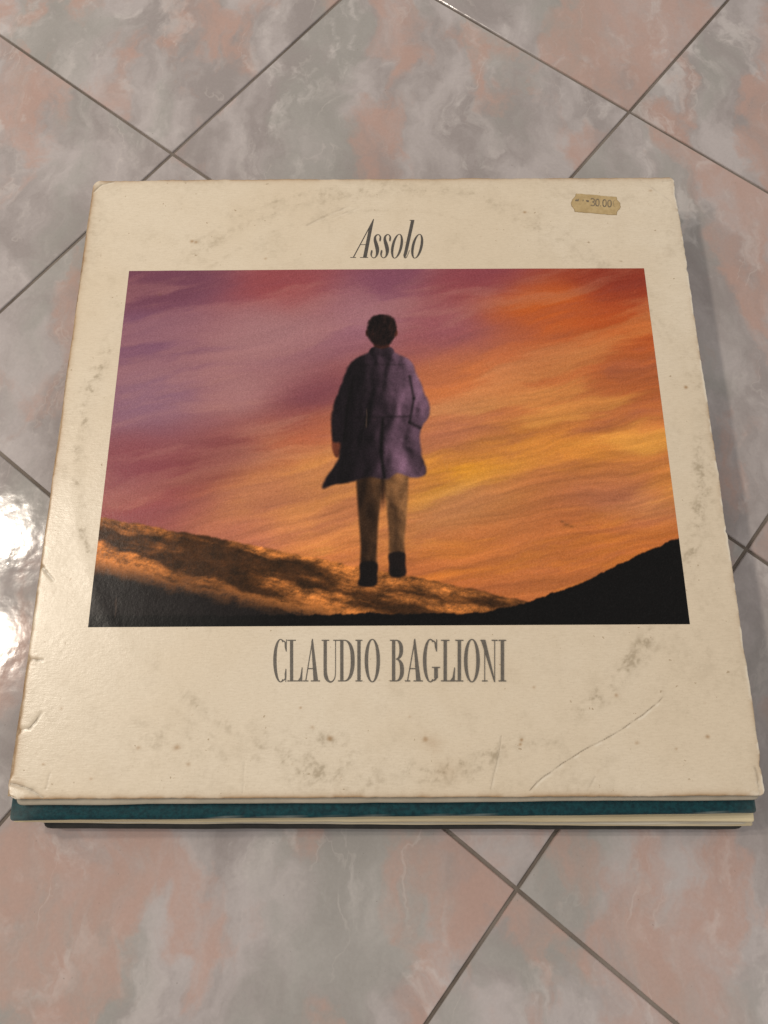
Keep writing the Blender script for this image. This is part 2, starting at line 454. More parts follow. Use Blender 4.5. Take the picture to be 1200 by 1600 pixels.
rubn = sstep(.42, .6, fbm(X, Y, 130, 191, 4, .65))
rim = np.maximum(rim, 0.9 * np.exp(-((HS - X) / .0008) ** 2) * rubn)
for cx_, cy_, rr_ in ((HS, -HS, .006), (-HS, -HS, .005), (HS, HS, .004), (-HS, HS, .003)):
    rim = np.maximum(rim, 0.7 * np.exp(-(np.hypot(X - cx_, Y - cy_) / rr_) ** 2) * sstep(.45, .6, fbm(X, Y, 300, 193, 4, .65)))
fox = fox * (1 - 0.8 * rim)
wear = np.stack([np.clip(grime * 0.68 * (0.45 + 1.1 * sstep(.35, .7, fbm(X, Y, 420, 197, 3, .8))), 0, .62), np.clip(fox, 0, .9), np.clip(crack, 0, .95), rim], -1).reshape(-1, 4)
V = np.stack([PX, PY, Z], -1).reshape(-1, 3)
idx = np.arange(N * N).reshape(N, N)
Q = np.stack([idx[:-1, :-1], idx[:-1, 1:], idx[1:, 1:], idx[1:, :-1]], -1).reshape(-1, 4)
# folded rim going down at the outline
ringi = np.concatenate([idx[0, :], idx[1:, -1], idx[-1, -2::-1], idx[-2:0:-1, 0]])
R1 = V[ringi].copy(); cen = np.array([0, 0, 0])
out = R1[:, :2] / np.linalg.norm(R1[:, :2], axis=1)[:, None]
R1[:, 2] -= 0.0006; R1[:, :2] += out * 0.00012
R2 = R1.copy(); R2[:, 2] -= 0.0010; R2[:, :2] -= out * 0.0001
n0 = len(V); nr = len(ringi)
V = np.concatenate([V, R1, R2])
j = np.arange(nr); jn = (j + 1) % nr
Q = np.concatenate([Q, np.stack([ringi[jn], ringi[j], n0 + j, n0 + jn], -1), np.stack([n0 + jn, n0 + j, n0 + nr + j, n0 + nr + jn], -1)])
edge_w = np.tile([0.35, 0.55, 0.0, 0.0], (2 * nr, 1))
edge_w[:, 3] = 0.7 * sstep(.45, .6, np.concatenate([fbm(R1[:, 0], R1[:, 1], 150, 79)] * 2)) * np.tile(R1[:, 0] > 0.15, 2)
edge_w[:, 1] *= 0.4 + 0.8 * np.concatenate([fbm(R1[:, 0], R1[:, 1], 120, 77), fbm(R1[:, 0], R1[:, 1], 120, 78)])
wear = np.concatenate([wear, edge_w])
quad_mesh('front_panel', local(V), Q, COVER, STACK, wear, 'Wear')

def slab(name, cor, z0, z1, rnd, mat, parent, base, n=36, seed=1, wob=0.0006, belly=0.0, corner_r=0.003, wear_edge=False):
    """cardboard slab over four corners (near-left, near-right, far-right, far-left) with rounded edges"""
    c = [np.array(q[:2], float) for q in cor]
    # outline, rounded corners, slightly uneven
    pts = []
    for k in range(4):
        a, b, d = c[k - 1], c[k], c[(k + 1) % 4]
        ua = (a - b) / np.linalg.norm(a - b); ud = (d - b) / np.linalg.norm(d - b)
        p0 = b + ua * corner_r; p1 = b + ud * corner_r
        for t in np.linspace(0, 1, 5): pts.append((1 - t) ** 2 * p0 + 2 * t * (1 - t) * b + t * t * p1)
        q0, q1 = p1, c[(k + 1) % 4] - ud * corner_r
        for t in np.linspace(0, 1, n)[1:-1]: pts.append(q0 + (q1 - q0) * t)
    P = np.array(pts); mid = P.mean(0)
    m = len(P); s = np.arange(m)
    nrm = np.roll(P, -1, 0) - np.roll(P, 1, 0); nrm = np.stack([nrm[:, 1], -nrm[:, 0]], 1); nrm /= np.linalg.norm(nrm, axis=1)[:, None] + 1e-12
    P = P + nrm * (wob * (fbm(P[:, 0], P[:, 1], 45, seed, 4) - 0.5) * 2)[:, None]
    half = (z1 - z0) / 2; rr = min(rnd, half)
    prof = [(-0.012, z0 + 0.0), (-rr, z0), (-rr * 0.3, z0 + rr * 0.3), (0, z0 + rr), (0, z1 - rr)]
    prof += [(-rr * (1 - math.sin(a)), z1 - rr * (1 - math.cos(a)) * 0 - rr * (1 - math.sin(math.pi / 2 - a + 0)) * 0 - rr + rr * math.sin(math.pi / 2 - a)) for a in ()]
    for a in np.linspace(0, math.pi / 2, 5)[1:]: prof.append((-rr * (1 - math.cos(a)), z1 - rr + rr * math.sin(a)))
    prof += [(-0.012, z1 + belly * 0.3), (-0.05, z1 + belly)]
    Vv = []; Fq = []
    for o, z in prof:
        for q, nn in zip(P, nrm):
            w = q + nn * o if abs(o) < min(0.0016, corner_r * 0.8) else mid + (q - mid) * (1 + o / 0.16)
            Vv.append((w[0], w[1], z + 0.0003 * (vnoise(w[0], w[1], 40, seed + 3) - 0.5)))
    for l in range(len(prof) - 1):
        for i in range(m):
            k = (i + 1) % m
            Fq.append((l * m + i, l * m + k, (l + 1) * m + k, (l + 1) * m + i))
    Vv = np.array(Vv)
    last = (len(prof) - 1) * m
    Fq2 = [tuple(range(last, last + m)), tuple(range(m - 1, -1, -1))]
    o = mesh_obj(name, Vv - np.asarray(base), Fq + Fq2, mat, parent, smooth=True)
    if wear_edge:
        a = o.data.attributes.new('Wear', 'FLOAT_COLOR', 'POINT')
        w = np.zeros((len(Vv), 4), np.float32); w[:, 3] = 1
        lev = np.repeat(np.arange(len(prof)), m)
        w[:, 0] = np.where((lev >= 3) & (lev <= 6), 0.5, 0) * sstep(0.60, 0.72, fbm(Vv[:, 0], Vv[:, 1], 300, seed + 9, 3))
        nl = np.hypot(Vv[:, 0] - c[0][0], Vv[:, 1] - c[0][1]); nr_ = np.hypot(Vv[:, 0] - c[1][0], Vv[:, 1] - c[1][1])
        w[:, 0] += 0.35 * (np.exp(-nl / 0.004) + np.exp(-nr_ / 0.002))
        a.data.foreach_set('color', w.ravel())
    return o

def quad_from_front(pl, pr, depth=S):
    a = np.array(pl[:2]); b = np.array(pr[:2]); d = (b - a) / np.linalg.norm(b - a)
    n = np.array([-d[1], d[0]])
    return [a, b, b + n * depth, a + n * depth]

B0 = (0, 0, TOP - 0.006)
zb = TOP - 0.0030
slab('back_panel', quad_from_front(at(24, 1258.5, zb), at(1188, 1250, zb), S - 0.006), TOP - 0.0060, TOP - 0.0026, 0.0012, BACKCARD, STACK, B0, seed=3, wob=0.0003)
# spine strip along the left edge
zs = TOP - 0.0016
sp = []
ys = np.linspace(-HS + 0.001, HS - 0.003, 80)
for kk, (dx, dz) in enumerate(((0.0030, -0.0012), (0.0002, -0.0012), (-0.0011, -0.0020), (-0.0014, -0.0034), (-0.0008, -0.0052), (0.0025, -0.0056))):
    for y in ys:
        wv = 0.0005 * (fbm(np.array([y]), np.array([0.2]), 50, 91, 4)[0] - 0.5) * 2
        sp.append((-HS + dx + wv - (0.0004 if y < -0.12 else 0), y, TOP + dz))
fs = [(k * 80 + i, (k + 1) * 80 + i, (k + 1) * 80 + i + 1, k * 80 + i + 1) for k in range(5) for i in range(79)]
mesh_obj('spine', local(sp), fs, SPINE, STACK, smooth=True)

# ------------------------------------------------------------------ printed picture (a plain sunset, not the original artwork)
PL, PR, PT, PB = -0.1327, 0.1349, 0.0997, -0.0860
NX, NY = 760, 528
u1 = np.linspace(0, 1, NX); v1 = np.linspace(0, 1, NY)       # v from the top
U, Vv = np.meshgrid(u1, v1)
ASP = (PR - PL) / (PT - PB)
sx_, sy_ = U * ASP, Vv
ctrl = [  # u, v, rgb
 (.08,.05,110,60,80),(.28,.05,150,66,70),(.50,.04,125,68,90),(.70,.04,138,60,72),(.93,.05,140,44,28),
 (.08,.20,122,78,104),(.28,.20,150,104,116),(.45,.15,150,98,118),(.62,.20,150,80,92),(.80,.14,205,92,24),(.93,.18,190,78,24),
 (.08,.38,135,94,116),(.26,.37,165,114,116),(.37,.40,118,58,74),(.62,.36,212,116,56),(.85,.32,190,98,48),(.98,.36,180,90,40),
 (.05,.58,135,64,74),(.20,.56,118,50,60),(.35,.50,188,98,60),(.62,.50,190,112,74),(.90,.46,185,103,54),
 (.05,.68,150,72,74),(.24,.65,214,138,74),(.38,.62,224,148,68),(.64,.61,232,152,28),(.85,.56,216,134,44),
 (.24,.74,190,108,80),(.38,.74,205,128,70),(.64,.72,210,148,80),(.92,.68,190,118,80),
 (.38,.83,215,122,60),(.64,.84,215,122,42),(.86,.79,206,114,38),(.60,.92,205,108,40),(.98,.60,205,122,50),(.98,.80,200,105,36)]
q1 = fbm(sx_ * 0.9, sy_ * 1.6, 3.0, 201, 5); q2 = fbm(sx_ * 0.9 + 3, sy_ * 1.6, 3.0, 205, 5)
wx = U + 0.09 * (q1 - 0.5); wy = Vv + 0.11 * (q2 - 0.5)
num = np.zeros(U.shape + (3,)); den = np.zeros(U.shape)
for cu, cv, *rgb in ctrl:
    w = 1.0 / (((wx - cu) * ASP) ** 2 * 0.40 + (wy + 0.22 * (wx - cu) - cv) ** 2 + 0.0045) ** 1.9
    num += w[..., None] * np.array(rgb, float); den += w
col = num / den[..., None]
# wind-drawn clouds rising to the right: ragged lit edges over hazy gaps
aa = math.radians(-13)
ru = sx_ * math.cos(aa) + sy_ * math.sin(aa); rv = -sx_ * math.sin(aa) + sy_ * math.cos(aa)
ru2 = ru + 0.25 * (fbm(ru * 0.7, rv * 2, 3, 301, 4) - .5); rv2 = rv + 0.06 * (fbm(ru, rv * 2, 4, 305, 5) - .5)
warmth = sstep(0.34, 0.78, Vv * 0.62 + U * 0.45)
c1 = fbm(ru2 * 0.55, rv2 * 3.2, 3.4, 311, 7, 0.58)
c2 = fbm(ru2 * 0.8 + 5, rv2 * 4.5, 7.0, 321, 6, 0.6)
lit = sstep(.50, .66, c1) * (0.45 + 0.8 * c2)
shade = sstep(.50, .36, c1) * (0.5 + 0.7 * c2)
gold = np.array([246., 176., 62.]); mauve = np.array([176., 122., 122.]); deep = np.array([112., 62., 84.]) * (1 - warmth[..., None]) + np.array([158., 82., 62.]) * warmth[..., None]
a1 = (lit * (0.05 + 0.50 * warmth))[..., None]; col = col * (1 - a1) + gold * a1
a2 = (lit * 0.30 * (1 - warmth))[..., None]; col = col * (1 - a2) + mauve * a2
a3 = (shade * (0.16 + 0.24 * warmth))[..., None]; col = col * (1 - a3) + deep * a3
wisp = fbm(ru2 * 0.5, rv2 * 7, 11.0, 331, 5, .6) - .5
col = col * (1 + (0.05 + .30 * warmth)[..., None] * wisp[..., None])
mean = col.mean(-1, keepdims=True); col = mean + (col - mean) * 0.88
# grassy hillside in the foreground, golden and uneven
ridge = 0.725 + 0.205 * (U / 0.70) ** 1.05 + 0.012 * (fbm(sx_, sx_ * 0, 5, 241, 4) - 0.5) + 0.010 * (fbm(sx_, sx_ * 0, 60, 245, 3) - 0.5)
depth = Vv - ridge
dv = depth - 0.05 * (fbm(sx_, sy_, 6, 249, 3) - .5)
rough = fbm(sx_ * 0.8, sy_ * 1.4, 42, 251, 6, 0.78)
clump = fbm(sx_ * 0.5, dv * 3.0, 7, 261, 5, 0.6)
lum = np.clip(0.30 + 0.9 * sstep(.36, .66, clump) * (0.25 + 1.5 * (rough - .18)) , 0.05, 1.25)
rust = lum[..., None] * np.array([196., 120., 58.]) + (rough - .5)[..., None] * np.array([70., 40., 20.])
shadow_band = sstep(0.10, 0.165, depth + 0.06 * (rough - 0.5) - 0.02 * U) * (1 - sstep(.36, .54, U))
rust = rust * (1 - shadow_band[..., None]) + np.array([22, 18, 18]) * shadow_band[..., None]
mg = sstep(-0.004, 0.004, depth)[..., None]
col = col * (1 - mg) + rust * mg
# dark rounded hill with a rough skyline at the right
hill = 0.972 - 0.20 * sstep(0.62, 1.15, U) * 1.15 + 0.012 * (fbm(sx_, sx_ * 0, 14, 281, 4) - .5) + 0.008 * (fbm(sx_, sx_ * 0, 90, 285, 3) - .5)
mh = sstep(-0.003, 0.003, Vv - hill)[..., None]
col = col * (1 - mh) + (np.array([8, 7, 7]) + 10 * np.clip(rough - .5, 0, 1)[..., None]) * mh
# a plain standing figure in a dark coat seen from behind
def capsule(ax, ay, bx, by, ra, rb):
    d, t = seg_dist(sx_, sy_, ax, ay, bx, by); return d - (ra + (rb - ra) * t)
def smin(a, b, k=0.02):
    h = np.clip(0.5 + 0.5 * (b - a) / k, 0, 1); return b * (1 - h) + a * h - k * h * (1 - h)
FX = 0.49 * ASP
def paint(mask, c, soft=0.004):
    global col
    m = sstep(soft, -soft, mask)[..., None]
    col = col * (1 - m) + c * m
def outline(pts):
    """signed distance to a smooth closed outline given in figure units"""
    P = np.array(pts, float); n = len(P); C = []
    for i in range(n):
        p0, p1, p2, p3 = P[i - 1], P[i], P[(i + 1) % n], P[(i + 2) % n]
        for t in np.linspace(0, 1, 5, endpoint=False):
            C.append(0.5 * (2 * p1 + (p2 - p0) * t + (2 * p0 - 5 * p1 + 4 * p2 - p3) * t * t + (3 * p1 - p0 - 3 * p2 + p3) * t ** 3))
    C = np.array(C) + [FX, 0]
    sub = (np.abs(sx_ - FX) < .24) & (sy_ > .1) & (sy_ < .95)
    x, y = sx_[sub], sy_[sub]; d = np.full(x.shape, 9.0); ins = np.zeros(x.shape, bool)
    for a, b in zip(C, np.roll(C, -1, 0)):
        dd, _ = seg_dist(x, y, a[0], a[1], b[0], b[1]); d = np.minimum(d, dd)
        cr = ((a[1] > y) != (b[1] > y)) & (x < (b[0] - a[0]) * (y - a[1]) / (b[1] - a[1] + 1e-12) + a[0])
        ins ^= cr
    out = np.full(sx_.shape, 1.0); out[sub] = np.where(ins, -d, d); return out
# cloth: soft vertical folds lit from the right
fx_ = sx_ + 0.030 * (fbm(sx_, sy_, 9, 401, 3) - .5)
hgt = fbm(fx_ * 2.2 + sy_ * 0.5, sy_ * 0.9, 6.5, 405, 3, .42) + 0.10 * fbm(fx_, sy_, 22, 409, 3)
gy, gx = np.gradient(hgt, v1[1] - v1[0], (u1[1] - u1[0]) * ASP)
lam = np.clip(0.44 - 0.036 * gx + 0.030 * gy, 0.04, 1.2)
round_ = sstep(-0.10, 0.11, sx_ - FX)
tone = (0.10 + 0.95 * round_) * lam
coat_c = np.stack([12 + 150 * tone, 9 + 112 * tone, 12 + 138 * tone], -1)
trou_c = np.stack([30 + 235 * tone, 19 + 168 * tone, 12 + 104 * tone], -1)
dark = np.stack([13 + 30 * tone, 10 + 20 * tone, 10 + 18 * tone], -1)
# legs in mid-step, away from the viewer
leg_l = outline([(-.066, .55), (-.002, .55), (-.002, .66), (-.010, .74), (-.014, .82), (-.016, .862), (-.052, .862), (-.054, .80), (-.060, .72), (-.066, .63)])
leg_r = outline([(.000, .55), (.064, .55), (.066, .64), (.060, .73), (.054, .79), (.052, .835), (.018, .838), (.016, .77), (.010, .70), (.002, .63)])
boot_l = outline([(-.053, .845), (-.015, .845), (-.013, .875), (-.014, .897), (-.026, .905), (-.046, .905), (-.060, .899), (-.056, .88)])
boot_r = outline([(.017, .822), (.053, .820), (.056, .850), (.058, .870), (.050, .880), (.026, .882), (.016, .872), (.016, .85)])
paint(leg_r, trou_c * .85, .005); paint(boot_r, dark, .004)
paint(leg_l, trou_c, .005); paint(boot_l, dark, .004)
inner = np.exp(-(np.abs(sx_ - FX - .001) / .006) ** 2) * sstep(.56, .60, sy_) * sstep(.72, .66, sy_)
col = col * (1 - .7 * inner[..., None])
hand_l = outline([(-.126, .512), (-.106, .510), (-.104, .535), (-.107, .556), (-.113, .566), (-.120, .565), (-.127, .550), (-.130, .532)])
paint(hand_l, np.array([110, 56, 38]) * (0.6 + .5 * lam)[..., None], .004)
# long coat: far sleeve hangs, near sleeve is bent to the pocket, the tail blows to the left
coat = outline([(-.022, .258), (.022, .258), (.050, .272), (.078, .290), (.093, .325), (.108, .372), (.124, .418), (.122, .452), (.104, .482), (.098, .520), (.104, .565), (.112, .612),
                (.078, .622), (.040, .612), (.012, .626), (-.030, .620), (-.072, .632), (-.118, .640), (-.152, .650), (-.140, .618), (-.112, .570), (-.108, .528), (-.128, .520), (-.132, .470), (-.124, .410), (-.106, .350), (-.088, .300), (-.056, .274)])
coat = coat + 0.007 * (fbm(sx_, sy_, 34, 421, 3) - .5)
paint(coat, coat_c, .005)
inside = sstep(.002, -.004, coat)
seams = [([(-.074, .335), (-.090, .42), (-.098, .52)], .0045, .75), ([(.074, .335), (.084, .40), (.072, .47)], .004, .6), ([(.072, .47), (.10, .485)], .005, .55), ([(.002, .46), (-.003, .55), (.006, .63)], .005, .8),
         ([(-.06, .30), (.06, .30)], .003, .22), ([(-.07, .455), (.07, .452)], .004, .35)]
for pts, w, k in seams:
    for a, b in zip(pts[:-1], pts[1:]):
        dd, _ = seg_dist(sx_, sy_, FX + a[0], a[1], FX + b[0], b[1])
        m = (np.exp(-(dd / w) ** 2) * k * inside)[..., None]; col = col * (1 - m) + np.array([9, 7, 8]) * m
paint(outline([(-.018, .226), (.018, .226), (.021, .250), (.026, .264), (-.026, .264), (-.021, .250)]), np.array([74, 38, 30]) * (0.35 + .8 * round_)[..., None], .004)
paint(outline([(-.034, .262), (-.024, .247), (.0, .252), (.024, .247), (.034, .262), (.02, .274), (-.02, .274)]), coat_c * .8, .003)
paint(np.minimum(np.hypot((sx_ - FX + .0375) / .006, (sy_ - .203) / .011), np.hypot((sx_ - FX - .0375) / .006, (sy_ - .203) / .011)) * .006 - .006, np.array([88, 44, 32]) * (0.4 + .7 * round_)[..., None], .003)
hair_n = fbm(sx_ * 3, sy_ * 1.2, 40, 431, 4, .7)
head = outline([(0, .147), (.022, .151), (.036, .170), (.039, .193), (.035, .214), (.026, .232), (.010, .240), (-.010, .240), (-.026, .232), (-.035, .214), (-.039, .193), (-.036, .170), (-.022, .151)]) + .010 * (fbm(sx_, sy_, 60, 435, 3) - .5)
paint(head, np.stack([18 + 60 * (hair_n - .35) * (0.4 + round_), 11 + 36 * (hair_n - .35) * (0.4 + round_), 11 + 30 * (hair_n - .35) * (0.4 + round_)], -1), .005)
# scuffs and foxing on the print
for px, py, s, k in spots:
    c = at(px, py); uu = (c[0] - PL) / (PR - PL) * ASP; vv_ = (PT - c[1]) / (PT - PB)
    m = np.exp(-((sx_ - uu) ** 2 + (sy_ - vv_) ** 2) / (s / (PT - PB)) ** 2)[..., None] * k * 0.5
    col = col * (1 - m) + np.array([95, 60, 40]) * m
for px, py, s, k in ((885, 820, .0016, .5), (878, 815, .001, .5), (893, 823, .001, .4)):
    c = at(px, py); uu = (c[0] - PL) / (PR - PL) * ASP; vv_ = (PT - c[1]) / (PT - PB)
    m = np.exp(-((sx_ - uu) ** 2 + ((sy_ - vv_) * 1.8) ** 2) / (s / (PT - PB)) ** 2)[..., None] * k
    col = col * (1 - m) + np.array([90, 56, 30]) * m
col = lin(np.clip(col + (np.random.default_rng(3).normal(0, 4.0, col.shape[:2]))[..., None], 3, 245)) * 1.15
XP = PL + U * (PR - PL); YP = PT - Vv * (PT - PB)
ZP = surf(XP, YP) + 0.00006
idp = np.arange(NX * NY).reshape(NY, NX)
QP = np.stack([idp[1:, :-1], idp[1:, 1:], idp[:-1, 1:], idp[:-1, :-1]], -1).reshape(-1, 4)
pic = quad_mesh('printed_picture', local(np.stack([XP, YP, ZP], -1).reshape(-1, 3)), QP, PRINT, STACK, col.reshape(-1, 3))
pic['label'] = 'orange and purple sunset print with one dark coated figure'

# ------------------------------------------------------------------ lettering
class Glyphs:
    """flat strokes; each stroke lies a hair above the one before it, so none share a plane"""
    def __init__(self): self.V = []; self.F = []; self.k = 0
    def _add(self, pts, faces):
        n = len(self.V); self.V += [(x, y, self.k) for x, y in pts]; self.F += [tuple(n + i for i in f) for f in faces]; self.k += 1
    def poly(self, pts): self._add(pts, [tuple(range(len(pts)))])
    def box(self, x0, y0, x1, y1): self.poly([(x0, y0), (x1, y0), (x1, y1), (x0, y1)])
    def ring(self, cx, cy, rx, ry, ix, iy, a0=0, a1=360, n=48, shear=0.0, p=2.0):
        A = np.radians(np.linspace(a0, a1, n)); out = []; inn = []
        def sp(c): return np.sign(c) * abs(c) ** (2 / p)
        for a in A:
            o = (rx * sp(math.cos(a)), ry * sp(math.sin(a))); i = (ix * sp(math.cos(a)), iy * sp(math.sin(a)))
            out.append((cx + o[0] + shear * o[1], cy + o[1])); inn.append((cx + i[0] + shear * i[1], cy + i[1]))
        self._add(out + inn, [(i, i + 1, n + i + 1, n + i) for i in range(n - 1)])
    def ribbon(self, pts, sub=8):
        P = np.array(pts, float); n = len(P); out = []
        for i in range(n - 1):
            p0, p1, p2, p3 = P[max(i - 1, 0)], P[i], P[i + 1], P[min(i + 2, n - 1)]
            for t in np.linspace(0, 1, sub, endpoint=False):
                out.append(0.5 * (2 * p1 + (p2 - p0) * t + (2 * p0 - 5 * p1 + 4 * p2 - p3) * t * t + (3 * p1 - p0 - 3 * p2 + p3) * t ** 3))
        out.append(P[-1]); out = np.array(out)
        d = np.gradient(out[:, :2], axis=0); d /= np.linalg.norm(d, axis=1)[:, None] + 1e-9
        nn = np.stack([-d[:, 1], d[:, 0]], 1); w = np.maximum(out[:, 2], 1e-3)[:, None] / 2
        L = out[:, :2] + nn * w; Rr = out[:, :2] - nn * w; m = len(out)
        self._add([tuple(q) for q in L] + [tuple(q) for q in Rr], [(i, i + 1, m + i + 1, m + i) for i in range(m - 1)])
    def build(self, name, mat, parent, conv, lift=0.00008):
        V = []
        for x, y, k in self.V:
            px, py = conv(x, y); q = at(px, py)
            V.append((q[0], q[1], float(surf(q[0], q[1])) + lift + 0.000006 * k))
        o = mesh_obj(name, local(V), self.F, mat, parent)
        # all strokes face up
        import bmesh
        bm = bmesh.new(); bm.from_mesh(o.data)
        for f in bm.faces:
            f.normal_update()
            if f.normal.z < 0: f.normal_flip()
        bm.to_mesh(o.data); bm.free()
        return o

# lower line: tall condensed capitals, traced in a frame 2.857 x the photo's pixels
G = Glyphs()
TP, BS = 57.0, 242.0
SW, HL = 14.2, 3.4           # stem and hairline widths
def serif(x0, x1, y): G.box(x0, y - 2.4, x1, y + 2.4)
def stem(x, w=SW, y0=TP, y1=BS): G.box(x - w / 2, y0, x + w / 2, y1)
def let_I(x0, x1):
    c = (x0 + x1) / 2; stem(c); serif(x0, x1, TP + 2); serif(x0, x1, BS - 2)
def let_L(x0, x1):
    stem(x0 + 19); serif(x0, x0 + 38, TP + 2); serif(x0, x1, BS - 2)
    G.poly([(x1 - 3.5, BS - 62), (x1, BS - 62), (x1 - 2, BS), (x1 - 22, BS - 2), (x1 - 11, BS - 18)])
def let_A(x0, x1):
    ap = x0 + (x1 - x0) * 0.56
    G.poly([(ap - 5, TP + 8), (ap - 1, TP - 5), (ap + 2, TP - 5), (x1 - 8, BS), (x1 - 28, BS)])
    G.poly([(ap - 2, TP + 2), (ap + 1, TP + 8), (x0 + 14, BS), (x0 + 9.5, BS)])
    serif(x0, x0 + 24, BS - 2); serif(x1 - 40, x1 + 1, BS - 2); G.box(x0 + 23, 183, x1 - 24, 187.5)
def let_O(x0, x1):
    G.ring((x0 + x1) / 2, (TP + BS) / 2, (x1 - x0) / 2, 97, (x1 - x0) / 2 - 15, 92.5, n=64)
def let_U(x0, x1):
    G.ribbon([(x0 + 16, TP, SW), (x0 + 16, TP + 60, SW), (x0 + 16, 190, SW), (x0 + 19, 220, 16), (x0 + 28, 238, 11), (x0 + 42, 244.5, 6), (x1 - 16, 232, 4.5), (x1 - 10.5, 205, HL), (x1 - 10, 120, HL), (x1 - 10, TP, HL)])
    serif(x0, x0 + 34, TP + 2); serif(x1 - 20, x1 + 1, TP + 2)
def bowl(x, x1, y0, y1, w=17):
    G.ring(x, (y0 + y1) / 2, x1 - x, (y1 - y0) / 2, x1 - x - w, (y1 - y0) / 2 - 4.5, -90, 90, 36, p=2.3)
def let_D(x0, x1):
    stem(x0 + 17); serif(x0, x0 + 30, TP + 2); serif(x0, x0 + 30, BS - 2); bowl(x0 + 27, x1, TP - .5, BS + .5)
def let_B(x0, x1):
    stem(x0 + 16); serif(x0, x0 + 30, TP + 2); serif(x0, x0 + 30, BS - 2)
    bowl(x0 + 26, x1 - 4, TP - .5, 145, 16); bowl(x0 + 26, x1, 140.5, BS + .5, 17)
def let_C(x0, x1, g=False):
    cx = x0 + (x1 - x0) * 0.54 if not g else x0 + 33
    rx = cx - x0
    G.ring(cx, (TP + BS) / 2, rx, 97, rx - 15, 92.5, 62, 298, 56)
    r = x1 if not g else x0 + 63
    G.ribbon([(cx + rx * .40, TP - 1 + 5, 4.5), (cx + rx * .62, TP + 12, 6), (r - 5, TP + 32, 9), (r - 2.5, TP + 52, 3)])
    G.poly([(r - 4, TP - 2), (r, TP - 2), (r - .5, TP + 52), (r - 4, TP + 52)])
    if not g:
        G.ribbon([(cx + rx * .40, BS - 4, 4.5), (cx + rx * .66, BS - 14, 6), (r - 6, BS - 32, 8), (r - 4, BS - 56, 3)])
        G.poly([(r - 6.5, BS - 56), (r - 3, BS - 56), (r - 3, BS + 3), (r - 6.5, BS + 3)])
    else:
        G.ribbon([(cx + rx * .40, BS - 3, 5), (cx + rx * .68, BS - 10, 8), (x0 + 58, BS - 24, 10)])
        G.box(x0 + 50, 180, x0 + 66, BS - 14); serif(x0 + 40, x0 + 76, 179.5)
def let_N(x0, x1):
    G.poly([(x0, TP), (x0 + 20, TP), (x1 - 8, BS + 3), (x1 - 13, BS + 3)]); serif(x0 - 2, x0 + 20, TP + 2)
    stem(x0 + 17, HL, TP + 40, BS); serif(x0 + 5, x0 + 30, BS - 2)
    stem(x1 - 10.5, HL, TP, BS + 3); serif(x1 - 24, x1 + 3, TP + 2)
let_C(77, 138); let_L(140, 208); let_A(210, 285); let_U(293, 365); let_D(366, 440); let_I(444, 475); let_O(485, 553)
let_B(598, 660); let_A(664, 743); let_C(745, 820, True); let_L(825, 888); let_I(889, 925); let_O(928, 998); let_N(1003, 1075); let_I(1082, 1116)
low = G.build('artist_lettering', INK2, STACK, lambda x, y: (400 + x / 2.857, 980 + y / 2.857))
low['label'] = 'tall condensed grey serif capitals below the picture'

# upper word: narrow italic, traced in a frame 5.4545 x the photo's pixels
G = Glyphs()
G.poly([(428, 178), (454, 119), (460, 121), (398, 450), (366, 450), (418, 190)])
G.poly([(450, 128), (446, 152), (289, 450), (279, 450)])
G.box(258, 447.5, 307, 453); G.box(342, 447.5, 410, 453); G.box(340, 338, 396, 343)
for dx in (0, 84):
    G.ribbon([(511 + dx, 312, 9), (513 + dx, 293, 16), (514 + dx, 274, 13), (502 + dx, 256, 7), (484 + dx, 257, 9), (470 + dx, 276, 17), (469 + dx, 302, 24), (479 + dx, 338, 30), (488 + dx, 376, 31), (488 + dx, 410, 24),
              (478 + dx, 440, 12), (460 + dx, 454, 6), (442 + dx, 445, 7), (436 + dx, 425, 13), (440 + dx, 402, 15), (443 + dx, 388, 9)], 6)
for cx in (656, 828):
    G.ring(cx, 354, 47, 105, 25, 100, n=56, shear=-0.20)
G.ribbon([(790, 132, 27), (770, 225, 27), (748, 325, 27), (730, 408, 26), (722, 432, 23), (722, 450, 12), (732, 453, 6), (746, 432, 4), (762, 390, 4)], 6)
G.box(764, 129, 804, 134.5)
up = G.build('title_lettering', INK, STACK, lambda x, y: (500 + x / 5.4545, 320 + y / 5.4545))
up['label'] = 'narrow dark grey italic word above the picture'

# ------------------------------------------------------------------ price sticker
cv = lambda x, y: (840 + x / 3.3333, 260 + y / 3.3333)
out = [(200, 140), (240, 142), (300, 147), (360, 153), (412, 156), (414, 170), (420, 178), (430, 188), (433, 208), (428, 220), (416, 232), (412, 252), (370, 250), (300, 243), (240, 238), (194, 235), (191, 222), (178, 205), (174, 190), (180, 172), (194, 158)]
# wavy cut edge
dens = []
for i in range(len(out)):
    a = np.array(out[i]); b = np.array(out[(i + 1) % len(out)])
    for t in np.linspace(0, 1, 4, endpoint=False):
        q = a + (b - a) * t; dens.append(q + rs.normal(0, 0.7, 2))
dens = np.array(dens); mid = np.array([304.0, 197.0])
SV = []; nn = len(dens)
for kx, lift in ((1.0, 0.00002), (1.0, 0.00014), (0.985, 0.00018), (0.93, 0.00016), (0.0, 0.00016)):
    for q in (dens if kx > 0 else [mid]):
        w = mid + (q - mid) * kx; px, py = cv(*w); c = at(px, py)
        SV.append((c[0], c[1], float(surf(c[0], c[1])) + lift))
SF = [(l * nn + (i + 1) % nn, l * nn + i, (l + 1) * nn + i, (l + 1) * nn + (i + 1) % nn) for l in range(3) for i in range(nn)]
SF += [(3 * nn + (i + 1) % nn, 3 * nn + i, 4 * nn) for i in range(nn)]
stk = mesh_obj('price_sticker', local(SV), SF, STICK, STACK)
stk.data.materials.append(STICKEDGE)
